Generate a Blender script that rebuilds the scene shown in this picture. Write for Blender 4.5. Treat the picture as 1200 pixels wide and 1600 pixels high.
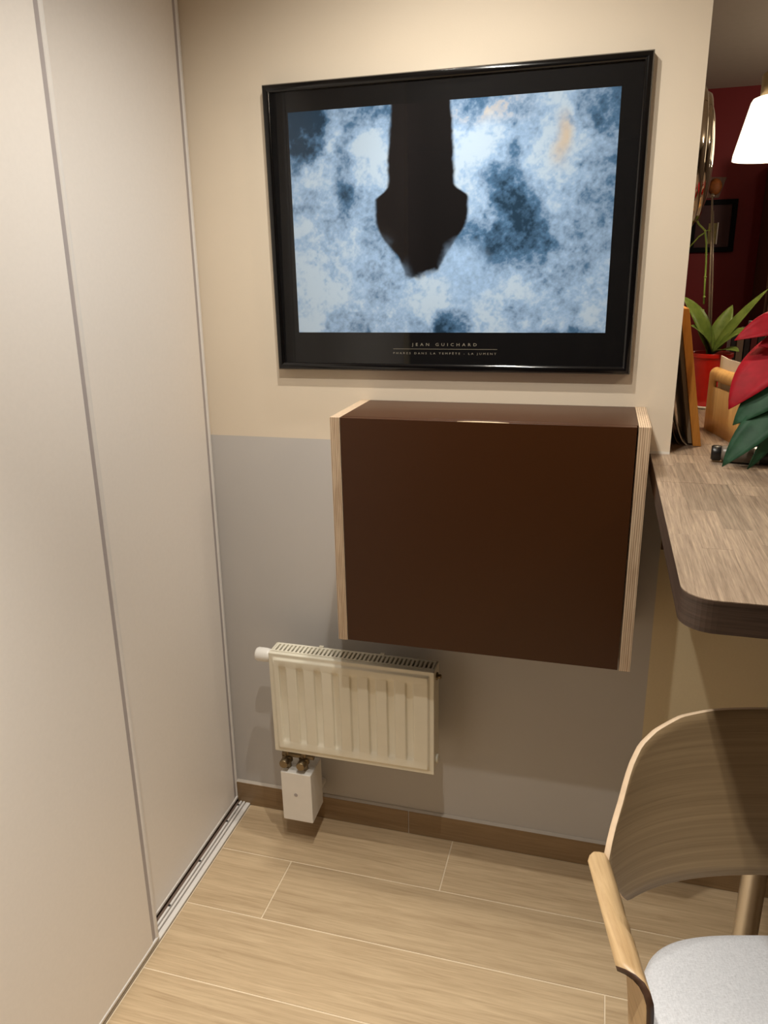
import bpy, bmesh, math, random
import numpy as np
from mathutils import Matrix, Vector

random.seed(7)
scene = bpy.context.scene
for o in list(bpy.data.objects):
    bpy.data.objects.remove(o, do_unlink=True)
C = scene.collection

# ------------------------------------------------------------------ camera
cam_d = bpy.data.cameras.new('camera')
cam = bpy.data.objects.new('camera', cam_d)
C.objects.link(cam)
YAW, PITCH, ROLL = -0.2795, 0.3092, -0.0208
fwd = Vector((math.sin(YAW) * math.cos(PITCH), math.cos(YAW) * math.cos(PITCH), -math.sin(PITCH)))
rgt = Vector((math.cos(YAW), -math.sin(YAW), 0))
up = rgt.cross(fwd)
r2 = rgt * math.cos(ROLL) + up * math.sin(ROLL)
u2 = -rgt * math.sin(ROLL) + up * math.cos(ROLL)
M = Matrix((r2, u2, -fwd)).transposed().to_4x4()
M.translation = Vector((0.9559, -1.7733, 1.5671))
cam.matrix_world = M
cam_d.sensor_fit = 'HORIZONTAL'
cam_d.sensor_width = 36.0
cam_d.lens = 36.0 * 1183.5 / 1200.0
cam_d.clip_start = 0.02
scene.camera = cam

# ------------------------------------------------------------------ world, lights, exposure
world = bpy.data.worlds.new('world')
scene.world = world
world.use_nodes = True
world.node_tree.nodes['Background'].inputs[0].default_value = (1.0, 0.92, 0.82, 1)
world.node_tree.nodes['Background'].inputs[1].default_value = 0.10

vs = scene.view_settings
vs.view_transform = 'Standard'
vs.look = 'None'
vs.gamma = 1.0
vs.use_curve_mapping = False
vs.exposure = 0.0

WARM = (1.0, 0.95, 0.85)


def spot(name, loc, watts, radius=0.025, size=160, blend=1.0, color=WARM, aim=None):
    d = bpy.data.lights.new(name, 'SPOT')
    d.energy = watts
    d.shadow_soft_size = radius
    d.spot_size = math.radians(size)
    d.spot_blend = blend
    d.color = color
    o = bpy.data.objects.new(name, d)
    o.location = loc
    if aim:
        o.rotation_euler = (Vector(aim) - Vector(loc)).to_track_quat('-Z', 'Y').to_euler()
    C.objects.link(o)
    return o


spot('ceiling_or_fill_spot', (0.66, -1.04, 2.40), 33, radius=0.014, size=130, aim=(0.70, -0.45, 0.9))
spot('ceiling_or_fill_spot', (0.60, -0.62, 2.40), 38, radius=0.014, size=138, aim=(0.66, -0.32, 0.8))
spot('ceiling_or_fill_spot', (0.62, -0.23, 2.40), 44, radius=0.03, size=58)
spot('ceiling_or_fill_spot', (0.62, -1.36, 2.40), 178, radius=0.014, size=84, aim=(0.52, -1.66, 0.0))  # added fill with no known fixture, brightens floor, lower closet and seat
# ceiling lamp of the kitchen, outside the frame to the right
_p = bpy.data.lights.new('kitchen_lamp', 'POINT')
_p.energy = 11
_p.shadow_soft_size = 0.05
_p.color = (1.0, 0.86, 0.68)
_po = bpy.data.objects.new('kitchen_lamp', _p)
_po.location = (2.15, -0.83, 2.33)
C.objects.link(_po)
_f = bpy.data.lights.new('far_room_fill', 'POINT')  # unseen fill light, added to lift the red wall and far ceiling
_f.energy = 14
_f.shadow_soft_size = 0.08
_f.color = (1.0, 0.86, 0.68)
_fo = bpy.data.objects.new('far_room_fill', _f)
_fo.location = (2.3, 1.7, 1.95)
C.objects.link(_fo)


# ------------------------------------------------------------------ helpers
def lin(c):
    return tuple(((v / 255) / 12.92 if v / 255 <= 0.04045 else ((v / 255 + 0.055) / 1.055) ** 2.4) for v in c) + (1.0,)


class Nodes:
    def __init__(self, name):
        self.m = bpy.data.materials.new(name)
        self.m.use_nodes = True
        self.t = self.m.node_tree
        self.n = self.t.nodes
        self.b = self.n['Principled BSDF']
        self.out = self.n['Material Output']
        self._co = None

    def node(self, typ, **kw):
        nd = self.n.new(typ)
        for k, v in kw.items():
            if k.startswith('i_'):
                nd.inputs[k[2:]].default_value = v
            else:
                setattr(nd, k, v)
        return nd

    def link(self, a, b):
        self.t.links.new(a, b)

    def coord(self, scale=(1, 1, 1), rnd=False):
        tc = self.node('ShaderNodeTexCoord')
        mp = self.node('ShaderNodeMapping')
        mp.inputs['Scale'].default_value = scale
        self.link(tc.outputs['Object'], mp.inputs['Vector'])
        if rnd:
            oi = self.node('ShaderNodeObjectInfo')
            mul = self.node('ShaderNodeMath', operation='MULTIPLY')
            mul.inputs[1].default_value = 37.0
            self.link(oi.outputs['Random'], mul.inputs[0])
            cb = self.node('ShaderNodeCombineXYZ')
            for i in range(3):
                self.link(mul.outputs[0], cb.inputs[i])
            self.link(cb.outputs[0], mp.inputs['Location'])
        return mp.outputs[0]

    def noise(self, co, scale=5, detail=4, rough=0.55, dist=0.0):
        nz = self.node('ShaderNodeTexNoise')
        nz.inputs['Scale'].default_value = scale
        nz.inputs['Detail'].default_value = detail
        nz.inputs['Roughness'].default_value = rough
        nz.inputs['Distortion'].default_value = dist
        self.link(co, nz.inputs['Vector'])
        return nz.outputs['Fac']

    def ramp(self, fac, stops):
        rp = self.node('ShaderNodeValToRGB')
        el = rp.color_ramp.elements
        while len(el) < len(stops):
            el.new(0.5)
        for e, (p, c) in zip(el, stops):
            e.position = p
            e.color = c
        self.link(fac, rp.inputs[0])
        return rp.outputs[0]

    def mix(self, fac, a, b, blend='MIX'):
        mx = self.node('ShaderNodeMix', data_type='RGBA', blend_type=blend)
        for sock, v in ((mx.inputs[0], fac), (mx.inputs[6], a), (mx.inputs[7], b)):
            if hasattr(v, 'links') or isinstance(v, bpy.types.NodeSocket):
                self.link(v, sock)
            else:
                sock.default_value = v
        return mx.outputs[2]

    def bump(self, h, strength=0.1, dist=0.002):
        bp = self.node('ShaderNodeBump')
        bp.inputs['Strength'].default_value = strength
        bp.inputs['Distance'].default_value = dist
        self.link(h, bp.inputs['Height'])
        self.link(bp.outputs[0], self.b.inputs['Normal'])

    def base(self, c):
        if isinstance(c, bpy.types.NodeSocket):
            self.link(c, self.b.inputs['Base Color'])
        else:
            self.b.inputs['Base Color'].default_value = c

    def rough(self, v):
        self.b.inputs['Roughness'].default_value = v


def shade(c, k):
    return tuple(min(1, v * k) for v in c[:3]) + (1,)


def plain(name, rgb, rough=0.5, metal=0.0, var=0.06, scale=30, bump=0.0, spec=0.5):
    m = Nodes(name)
    c = lin(rgb)
    nz = m.noise(m.coord(), scale, 3)
    m.base(m.ramp(nz, [(0.3, shade(c, 1 - var)), (0.7, shade(c, 1 + var))]))
    m.rough(rough)
    m.b.inputs['Metallic'].default_value = metal
    m.b.inputs['Specular IOR Level'].default_value = spec
    if bump:
        m.bump(nz, bump)
    return m.m


def wood(name, dark, light, scale=(3, 60, 60), rough=0.45, tone=0.12, bump=0.06, nscale=1.6, dist=0.6, coarse=0.5):
    """grain runs along the axis with the smallest scale"""
    m = Nodes(name)
    co = m.coord(scale, rnd=True)
    n1 = m.noise(co, nscale, 6, 0.65, dist)
    c = m.ramp(n1, [(0.32, lin(dark)), (0.66, lin(light))])
    n2 = m.noise(m.coord(tuple(s * 4 for s in scale)), nscale, 3, 0.6)
    c = m.mix(0.25, c, m.ramp(n2, [(0.35, lin(dark)), (0.6, lin(light))]))
    oi = m.node('ShaderNodeObjectInfo')
    tv = m.node('ShaderNodeMapRange')
    tv.inputs['To Min'].default_value = 1 - tone
    tv.inputs['To Max'].default_value = 1 + tone
    m.link(oi.outputs['Random'], tv.inputs['Value'])
    cb = m.node('ShaderNodeCombineColor')
    for i in range(3):
        m.link(tv.outputs[0], cb.inputs[i])
    c = m.mix(1.0, c, cb.outputs[0], 'MULTIPLY')
    m.base(c)
    m.rough(rough)
    m.bump(n1, bump)
    return m.m


def plyedge(name, axis=0, period=0.0042):
    m = Nodes(name)
    tc = m.node('ShaderNodeTexCoord')
    sp = m.node('ShaderNodeSeparateXYZ')
    m.link(tc.outputs['Object'], sp.inputs[0])
    nz = m.noise(m.coord((4, 4, 4)), 3, 2)
    ma = m.node('ShaderNodeMath', operation='MULTIPLY_ADD')
    ma.inputs[1].default_value = 2 * math.pi / period
    m.link(sp.outputs[axis], ma.inputs[0])
    m.link(nz, ma.inputs[2])
    sn = m.node('ShaderNodeMath', operation='SINE')
    m.link(ma.outputs[0], sn.inputs[0])
    mr = m.node('ShaderNodeMapRange')
    mr.inputs['From Min'].default_value = -1
    m.link(sn.outputs[0], mr.inputs['Value'])
    st = m.noise(m.coord((300, 300, 14)), 1.0, 3)
    c = m.ramp(mr.outputs[0], [(0.2, lin((138, 108, 84))), (0.55, lin((214, 190, 160)))])
    c = m.mix(0.35, c, m.ramp(st, [(0.35, lin((150, 122, 98))), (0.65, lin((224, 204, 178)))]))
    m.base(c)
    m.rough(0.6)
    return m.m


def new_bm():
    return bmesh.new()


def box(bm, x0, x1, y0, y1, z0, z1):
    v = [bm.verts.new(p) for p in ((x0, y0, z0), (x1, y0, z0), (x1, y1, z0), (x0, y1, z0),
                                   (x0, y0, z1), (x1, y0, z1), (x1, y1, z1), (x0, y1, z1))]
    for f in ((0, 3, 2, 1), (4, 5, 6, 7), (0, 1, 5, 4), (1, 2, 6, 5), (2, 3, 7, 6), (3, 0, 4, 7)):
        bm.faces.new([v[i] for i in f])
    return v


def prism(bm, pts, axis, a0, a1):
    """extrude a 2-D outline along axis (0,1,2)"""
    def P(p, a):
        q = [p[0], p[1]]
        q.insert(axis, a)
        return q
    A = [bm.verts.new(P(p, a0)) for p in pts]
    B = [bm.verts.new(P(p, a1)) for p in pts]
    bm.faces.new(A[::-1])
    bm.faces.new(B)
    n = len(pts)
    for i in range(n):
        bm.faces.new((A[i], A[(i + 1) % n], B[(i + 1) % n], B[i]))


def lathe(bm, prof, origin=(0, 0, 0), axis=(0, 0, 1), seg=32, cap=True):
    """prof: list of (radius, height)"""
    ax = Vector(axis).normalized()
    t = Vector((1, 0, 0)) if abs(ax.x) < 0.9 else Vector((0, 1, 0))
    e1 = ax.cross(t).normalized()
    e2 = ax.cross(e1)
    o = Vector(origin)
    rings = []
    for r, h in prof:
        if r < 1e-6:
            rings.append([bm.verts.new(o + ax * h)])
        else:
            rings.append([bm.verts.new(o + ax * h + (e1 * math.cos(2 * math.pi * i / seg) + e2 * math.sin(2 * math.pi * i / seg)) * r) for i in range(seg)])
    for a, b in zip(rings, rings[1:]):
        for i in range(seg):
            j = (i + 1) % seg
            if len(a) == 1 and len(b) == 1:
                continue
            if len(a) == 1:
                bm.faces.new((a[0], b[j], b[i]))
            elif len(b) == 1:
                bm.faces.new((a[i], a[j], b[0]))
            else:
                bm.faces.new((a[i], a[j], b[j], b[i]))
    if cap:
        for rg in (rings[0], rings[-1]):
            if len(rg) > 1:
                bm.faces.new(rg)


def tube(bm, pts, rad, seg=10):
    pts = [Vector(p) for p in pts]
    rings = []
    n = len(pts)
    prev = None
    for i, p in enumerate(pts):
        d = (pts[min(i + 1, n - 1)] - pts[max(i - 1, 0)]).normalized()
        if prev is None:
            t = Vector((0, 0, 1)) if abs(d.z) < 0.9 else Vector((1, 0, 0))
            e1 = d.cross(t).normalized()
        else:
            e1 = (prev - d * prev.dot(d)).normalized()
        prev = e1
        e2 = d.cross(e1)
        r = rad[i] if isinstance(rad, (list, tuple)) else rad
        rings.append([bm.verts.new(p + (e1 * math.cos(2 * math.pi * k / seg) + e2 * math.sin(2 * math.pi * k / seg)) * r) for k in range(seg)])
    for a, b in zip(rings, rings[1:]):
        for i in range(seg):
            j = (i + 1) % seg
            bm.faces.new((a[i], a[j], b[j], b[i]))
    bm.faces.new(rings[0][::-1])
    bm.faces.new(rings[-1])


def finish(name, me, mat, parent):
    o = bpy.data.objects.new(name, me)
    C.objects.link(o)
    if mat is not None and not me.materials:
        for m in (mat if isinstance(mat, (list, tuple)) else [mat]):
            me.materials.append(m)
    if parent is not None:
        o.parent = parent
        if parent.parent is None and not parent.get('_local'):
            o.location = -parent.location
    return o


def obj(name, bm, mat, parent=None, bevel=0.0, smooth=False, seg=2, solid=0.0):
    bmesh.ops.recalc_face_normals(bm, faces=bm.faces)
    me = bpy.data.meshes.new(name)
    if smooth:
        for f in bm.faces:
            f.smooth = True
    bm.to_mesh(me)
    bm.free()
    o = finish(name, me, mat, parent)
    if solid:
        s = o.modifiers.new('solid', 'SOLIDIFY')
        s.thickness = solid
        s.offset = 0
    if bevel:
        b = o.modifiers.new('bevel', 'BEVEL')
        b.width = bevel
        b.segments = seg
        b.limit_method = 'ANGLE'
        b.angle_limit = math.radians(40)
        if not smooth:
            for p in me.polygons:
                p.use_smooth = True
        b.harden_normals = True
    return o


def boxobj(name, dims, mat, parent=None, bevel=0.0, seg=2):
    bm = new_bm()
    box(bm, *dims)
    return obj(name, bm, mat, parent, bevel, seg=seg)


def thing(name, label, cat, loc, group=None, local=False):
    o = bpy.data.objects.new(name, None)
    C.objects.link(o)
    o.location = loc
    o.empty_display_size = 0.05
    o['label'] = label
    o['category'] = cat
    if group:
        o['group'] = group
    if local:
        o['_local'] = 1
    return o


def tag(o, label, cat, group=None):
    o['label'] = label
    o['category'] = cat
    if group:
        o['group'] = group
    return o


def struct(o, label=None, cat=None):
    o['kind'] = 'structure'
    if label:
        o['label'] = label
    if cat:
        o['category'] = cat
    return o


def smoothobj(o, angle=40):
    me = o.data
    for p in me.polygons:
        p.use_smooth = True
    return o


# ------------------------------------------------------------------ materials
def two_tone_wall():
    m = Nodes('painted_wall')
    tc = m.node('ShaderNodeTexCoord')
    sp = m.node('ShaderNodeSeparateXYZ')
    m.link(tc.outputs['Object'], sp.inputs[0])
    gt = m.node('ShaderNodeMath', operation='GREATER_THAN')
    gt.inputs[1].default_value = 1.1612
    m.link(sp.outputs[2], gt.inputs[0])
    nz = m.noise(m.coord(), 260, 3, 0.6)
    big = m.noise(m.coord(), 3, 2)
    lo = m.ramp(big, [(0.3, lin((192, 188, 185))), (0.7, lin((196, 192, 189)))])
    hi = m.ramp(big, [(0.3, lin((222, 208, 188))), (0.7, lin((226, 212, 192)))])
    m.base(m.mix(gt.outputs[0], lo, hi))
    m.rough(0.62)
    m.bump(nz, 0.12, 0.001)
    return m.m


MAT = {}
MAT['wall'] = two_tone_wall()
MAT['cream'] = plain('cream_paint', (222, 206, 172), 0.7, var=0.02, scale=200, bump=0.08)
MAT['taupe'] = plain('taupe_paint', (112, 98, 86), 0.7, var=0.03)
MAT['ceil'] = plain('ceiling_paint', (196, 184, 168), 0.8, var=0.02)
MAT['redwall'] = plain('dark_red_paint', (124, 4, 8), 0.6, var=0.05, scale=3)
MAT['door'] = plain('door_laminate', (238, 232, 226), 0.38, var=0.012, scale=120, bump=0.03)
MAT['profile'] = plain('satin_aluminium', (228, 224, 220), 0.3, var=0.02)
MAT['groove'] = plain('grey_profile_groove', (174, 166, 166), 0.5, var=0.03)
MAT['trackdark'] = plain('track_channel', (128, 108, 96), 0.6, var=0.1)
MAT['tile'] = wood('wood_look_tile', (172, 147, 115), (208, 184, 150), (2.2, 46, 46), rough=0.42, tone=0.045, bump=0.05, nscale=1.3, dist=0.9)
MAT['grout'] = plain('tile_grout', (226, 208, 180), 0.9, var=0.05, scale=80)
MAT['plinth'] = wood('plinth_tile', (132, 106, 74), (154, 127, 94), (2.2, 40, 40), rough=0.4, tone=0.03, bump=0.04)
MAT['caulk'] = plain('pale_caulk', (186, 176, 164), 0.6, var=0.03)
MAT['black'] = plain('gloss_black', (12, 11, 12), 0.12, var=0.1)
MAT['mat'] = plain('black_poster_paper', (15, 14, 15), 0.6, var=0.1, spec=0.08)
MAT['brown'] = plain('brown_laminate', (62, 32, 9), 0.36, var=0.03, scale=300, bump=0.03, spec=0.36)
MAT['ply'] = plyedge('plywood_edge', 0)
MAT['plyface'] = wood('plywood_face', (214, 190, 156), (234, 214, 184), (40, 2, 40), tone=0.02)
MAT['rad'] = plain('white_enamel', (232, 226, 208), 0.3, var=0.015)
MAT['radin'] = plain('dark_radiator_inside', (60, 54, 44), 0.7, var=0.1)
MAT['white'] = plain('white_plastic', (236, 232, 226), 0.35, var=0.015)
MAT['brass'] = plain('aged_brass', (140, 124, 98), 0.42, metal=1.0, var=0.1)
MAT['chrome'] = plain('chrome', (226, 220, 210), 0.28, metal=1.0, var=0.02)
MAT['mirror'] = plain('polished_steel', (205, 195, 180), 0.06, metal=1.0, var=0.02)
MAT['chairwood'] = wood('oak_veneer', (146, 122, 90), (178, 152, 116), (1.3, 0.01, 120), rough=0.45, tone=0.0, bump=0.06, nscale=1.0, dist=0.7)
MAT['armwood'] = wood('oak_arm', (170, 138, 98), (204, 174, 132), (60, 3.5, 60), rough=0.4, tone=0.02, bump=0.04, nscale=1.0, dist=1.0)
MAT['armedge'] = plain('dark_arm_edge', (74, 50, 36), 0.5, var=0.08, scale=60)
MAT['edgewood'] = plain('pale_ply_edge', (226, 200, 170), 0.5, var=0.06, scale=60)
MAT['strip'] = wood('worktop_strip', (98, 80, 66), (172, 152, 132), (150, 5, 150), rough=0.42, tone=0.17, bump=0.12, nscale=1.6, dist=0.3)
MAT['counteredge'] = wood('worktop_edge', (46, 34, 28), (88, 70, 60), (4, 4, 190), rough=0.5, tone=0.02, bump=0.2, nscale=1.0)
MAT['brownboard'] = wood('dark_brown_board', (74, 46, 26), (92, 60, 36), (3, 30, 30), rough=0.5)
MAT['pine'] = wood('orange_wood', (190, 122, 44), (222, 152, 66), (60, 60, 4), rough=0.4, tone=0.02)
MAT['bamboo'] = wood('bamboo', (204, 152, 84), (232, 186, 118), (70, 70, 3), rough=0.35, tone=0.02, bump=0.02)
MAT['paper'] = plain('white_paper', (238, 228, 214), 0.7, var=0.02)
MAT['card'] = plain('grey_card', (134, 118, 96), 0.8, var=0.08)
MAT['redpot'] = plain('red_ceramic', (172, 22, 14), 0.25, var=0.05)
MAT['soil'] = plain('bark_soil', (70, 48, 32), 0.9, var=0.5, scale=90, bump=0.6)
MAT['blackplastic'] = plain('black_plastic', (22, 20, 20), 0.35, var=0.1)
MAT['greyplastic'] = plain('grey_plastic', (118, 108, 98), 0.35, var=0.04)
MAT['silver'] = plain('silver_plastic', (170, 166, 162), 0.3, metal=0.6, var=0.03)
MAT['blue'] = plain('dark_blue', (24, 24, 84), 0.4, var=0.08)
MAT['darkwood'] = wood('dark_walnut', (88, 54, 34), (118, 76, 50), (40, 40, 3), rough=0.5)
MAT['ochre'] = plain('ochre_carving', (150, 84, 30), 0.6, var=0.35, scale=40)
MAT['print'] = plain('pale_print', (150, 140, 124), 0.6, var=0.02)


def leafmat(name, a, b, rough=0.42):
    m = Nodes(name)
    nz = m.noise(m.coord(), 35, 4)
    m.base(m.ramp(nz, [(0.3, lin(a)), (0.7, lin(b))]))
    m.rough(rough)
    m.b.inputs['Specular IOR Level'].default_value = 0.25
    m.bump(nz, 0.15)
    return m.m


MAT['leaf'] = leafmat('orchid_leaf', (78, 98, 36), (108, 124, 60), 0.4)
MAT['leafp'] = leafmat('poinsettia_leaf', (24, 58, 38), (42, 80, 56), 0.55)
MAT['bract'] = leafmat('poinsettia_bract', (132, 4, 20), (166, 9, 32), 0.6)
MAT['stem'] = leafmat('green_stem', (96, 120, 50), (124, 142, 66), 0.5)
MAT['stake'] = plain('grey_stake', (112, 100, 86), 0.3, metal=0.4)


def fabric():
    m = Nodes('grey_melange_fabric')
    n1 = m.noise(m.coord((500, 160, 300)), 1.0, 3, 0.7)
    n2 = m.noise(m.coord((160, 500, 300)), 1.0, 3, 0.7)
    mx = m.mix(0.5, m.ramp(n1, [(0.35, lin((184, 186, 192))), (0.62, lin((212, 214, 220)))]),
               m.ramp(n2, [(0.35, lin((186, 188, 194))), (0.62, lin((214, 216, 222)))]))
    m.base(mx)
    m.rough(0.9)
    m.b.inputs['Sheen Weight'].default_value = 0.2
    m.bump(n1, 0.3, 0.001)
    return m.m


MAT['fabric'] = fabric()


def glass():
    m = Nodes('picture_glass')
    tr = m.node('ShaderNodeBsdfTransparent')
    gl = m.node('ShaderNodeBsdfGlossy')
    gl.inputs['Roughness'].default_value = 0.03
    fr = m.node('ShaderNodeFresnel')
    fr.inputs['IOR'].default_value = 1.5
    mx = m.node('ShaderNodeMixShader')
    ge = m.node('ShaderNodeNewGeometry')
    inv = m.node('ShaderNodeMath', operation='SUBTRACT')
    inv.inputs[0].default_value = 1.0
    m.link(ge.outputs['Backfacing'], inv.inputs[1])
    fm = m.node('ShaderNodeMath', operation='MULTIPLY')
    m.link(fr.outputs[0], fm.inputs[0])
    m.link(inv.outputs[0], fm.inputs[1])
    m.link(fm.outputs[0], mx.inputs[0])
    m.link(tr.outputs[0], mx.inputs[1])
    m.link(gl.outputs[0], mx.inputs[2])
    m.link(mx.outputs[0], m.out.inputs[0])
    return m.m


MAT['glass'] = glass()

# ------------------------------------------------------------------ the room
XE = 1.1182          # end of the wall by the opening
ZC = 1.16            # height of the bar top

floor = struct(boxobj('floor', (-0.7, 3.0, -4.6, 3.1, -0.06, -0.0012), MAT['grout']))
rows = [0.005 - 0.202 * k for k in range(24)]
offs = {0: 0.634, 1: 0.2135, 2: 1.056, 3: 1.13}
L = 1.2
for k in range(23):
    y1, y0 = rows[k] - 0.0017, rows[k + 1] + 0.0017
    if k == 0:
        y1 = 0.0
    off = offs.get(k, random.uniform(0, L))
    x = off - L * 3
    while x < 2.6:
        a, b = max(x, 0.001 if k < 10 else -0.69) + 0.0017, min(x + L, 2.6) - 0.0017
        if b - a > 0.02:
            bm = new_bm()
            box(bm, a, b, y0, y1, -0.012, 0.0)
            obj('tile', bm, MAT['tile'], floor, bevel=0.0008, seg=1)
        x += L

wall_back = struct(boxobj('wall_back', (-0.7, XE, 0.0, 1.3, 0, 2.44), MAT['wall']))
wall_low = struct(boxobj('wall_low', (XE, 2.6, 0.0, 0.16, 0, 1.116), MAT['cream']))
wall_far = struct(boxobj('wall_far', (-0.7, 3.1, 3.0, 3.1, 0, 2.44), MAT['redwall']))
wall_right = struct(boxobj('wall_right', (3.0, 3.1, -4.6, 3.0, 0, 2.44), MAT['taupe']))
wall_front = struct(boxobj('wall_front', (-0.7, 3.1, -4.7, -4.6, 0, 2.44), MAT['taupe']))
wall_left = struct(boxobj('wall_left', (-0.8, -0.7, -4.7, 1.3, 0, 2.44), MAT['taupe']))
ceiling = struct(boxobj('ceiling', (-0.8, 3.1, -4.7, 3.1, 2.44, 2.5), MAT['ceil']))

# end panel of the closet
struct(boxobj('wall_closet', (-0.7, 0.03, -2.02, -1.965, 0, 2.44), MAT['cream']))

# baseboard
base = struct(boxobj('baseboard_back', (-0.04, 2.6, -0.0085, 0.0, 0.0, 0.0770), MAT['caulk']))
for a, b in ((-0.04, 0.503), (0.5055, 1.105), (1.1075, 1.706), (1.7085, 2.6)):
    boxobj('plinth_tile', (a, b, -0.0100, -0.0004, 0.0012, 0.0772), MAT['plinth'], base, 0.0008, 1)
bm = new_bm()
prism(bm, [(-0.0098, 0.0765), (-0.0005, 0.0765), (-0.0005, 0.0825)], 0, -0.04, 2.6)
obj('caulk_bead', bm, MAT['caulk'], base)

# brown board below the bar on the low wall
trim = struct(boxobj('trim_1', (XE + 0.001, 2.6, -0.004, 0.0, 0.932, 1.116), MAT['brownboard']))

# ------------------------------------------------------------------ sliding doors of the closet (slightly out of plumb)
TILT = 0.0153


def tilted(o):
    for v in o.data.vertices:
        v.co.x += TILT * v.co.z
    return o


def slide_door(name, x, y0, y1, zb, label, grooves=True):
    """face at x, leading edge at y1"""
    d = boxobj(name, (x - 0.022, x - 0.003, y0, y1 - 0.002, zb, 2.42), MAT['groove'])
    struct(d)
    d['label'] = label
    tilted(d)
    tilted(boxobj('door_panel', (x - 0.010, x - 0.0012, y0, y1 - 0.026, zb + 0.010, 2.42), MAT['door'], d, 0.0008, 1))
    # edge profile: a bright rounded lip after a grey groove
    bm = new_bm()
    prism(bm, [(x - 0.022, y1 - 0.013), (x - 0.003, y1 - 0.013), (x, y1 - 0.010), (x, y1 - 0.003), (x - 0.004, y1), (x - 0.022, y1)], 2, zb, 2.42)
    tilted(obj('edge_profile', bm, MAT['profile'], d, 0.001, seg=2))
    bm = new_bm()
    prism(bm, [(x - 0.020, zb), (x - 0.001, zb), (x + 0.001, zb + 0.003), (x + 0.001, zb + 0.010), (x - 0.001, zb + 0.012), (x - 0.020, zb + 0.012)], 1, y0, y1 - 0.002)
    tilted(obj('bottom_rail', bm, MAT['profile'], d, 0.0008, seg=1))
    return d


# the outline runs along y for prism axis 1 as (x, z)
door1 = slide_door('door_1', -0.041, -1.30, -0.001, 0.014, 'pale sliding closet door recessed on the back rail, against the wall')
door2 = slide_door('door_2', 0.002, -1.95, -0.528, 0.012, 'pale sliding closet door on the front rail, nearest the camera')

track = struct(boxobj('trim_2', (-0.075, 0.0, -1.96, -0.002, 0.0, 0.0022), MAT['trackdark']))
for a, b, h in ((-0.0135, 0.0, 0.007), (-0.0225, -0.0165, 0.0095), (-0.033, -0.027, 0.0095), (-0.064, -0.058, 0.008)):
    boxobj('track_rail', (a, b, -1.96, -0.002, 0.0005, h), MAT['profile'], track, 0.0012)
for yy in (-0.03, -0.105, -0.27, -0.43):
    bm = new_bm()
    lathe(bm, [(0.0035, 0), (0.0035, 0.0012), (0.002, 0.002)], (-0.030, yy, 0.0095), seg=10)
    obj('screw', bm, MAT['blackplastic'], track)

# ------------------------------------------------------------------ bar: wall-side board and bar table
def strips(parent, x0, x1, y0, y1, corner=False):
    w = 0.0432
    n = int(math.ceil((x1 - x0) / w))
    for c in range(n):
        a, b = x0 + c * w, min(x0 + (c + 1) * w, x1)
        y = y0
        first = True
        while y < y1 - 1e-4:
            ln = random.uniform(0.16, 0.42)
            if first:
                ln *= random.uniform(0.5, 1.0)
            e = min(y + ln, y1)
            if y1 - e < 0.07:
                e = y1
            g = 0.0001
            bm = new_bm()
            zt = ZC + random.uniform(-0.00025, 0.0)
            if corner and c == 0 and first:
                R = 0.043
                pts = [(a + R + g - R * math.sin(t), y + R - R * math.cos(t)) for t in [i / 10 * math.pi / 2 for i in range(11)]]
                pts = pts + [(a + g, e - g), (b - g, e - g)]
                pts = [(px if px < b - g else b - g, py) for px, py in pts]
                prism(bm, pts, 2, ZC - 0.0015, zt)
            else:
                box(bm, a + g, b - g, y + g, e - g, ZC - 0.0015, zt)
            obj('strip', bm, MAT['strip'], parent)
            y = e
            first = False


sill = thing('bar_shelf', 'wood strip bar board along the wall opening, plants standing on it', 'worktop', (1.5, 0.3, 1.116))
bm = new_bm()
prism(bm, [(1.077, -0.2425), (2.3, -0.2425), (2.3, 0.95), (XE + 0.0005, 0.95), (XE + 0.0005, -0.0005), (1.077, -0.0005)], 2, 1.117, ZC - 0.0014)
obj('core', bm, MAT['brownboard'], sill)
strips(sill, 1.077, 1.77, -0.2425, -0.0003)
strips(sill, 1.1202, 1.77, 0.0003, 0.95)
bm = new_bm()
prism(bm, [(-0.004, ZC), (0.0, ZC), (0.0, ZC + 0.005)], 0, 1.06, XE)
obj('caulk_bead', bm, MAT['caulk'], sill)

table = thing('bar_table', 'wood strip bar table top with rounded corner on a chrome leg', 'table', (1.5, -0.5, 0))
R = 0.043
arc = [(1.077 + R - R * math.sin(t), -0.815 + R - R * math.cos(t)) for t in [i / 10 * math.pi / 2 for i in range(11)]]
bm = new_bm()
prism(bm, [(2.3, -0.2432), (2.3, -0.815)] + arc + [(1.077, -0.2432)], 2, 1.1135, ZC - 0.0014)
obj('top_core', bm, MAT['counteredge'], table)
strips(table, 1.077, 1.77, -0.815, -0.2432, corner=True)
bm = new_bm()
lathe(bm, [(0.16, 0), (0.16, 0.006), (0.10, 0.014), (0.026, 0.022), (0.0235, 0.03), (0.0235, 1.098), (0.05, 1.10), (0.05, 1.1133)], (1.318, -0.40, 0.001), seg=40)
obj('leg', bm, MAT['chrome'], table, smooth=True)

# ------------------------------------------------------------------ framed poster
pic = thing('framed_poster', 'large black framed poster of blue and white stormy sea hung on the wall', 'picture', (0.605, 0, 1.3386))
px0, px1, pz0, pz1 = 0.1907, 1.0186, 1.3386, 1.9639
bm = new_bm()
FW = 0.017
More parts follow.
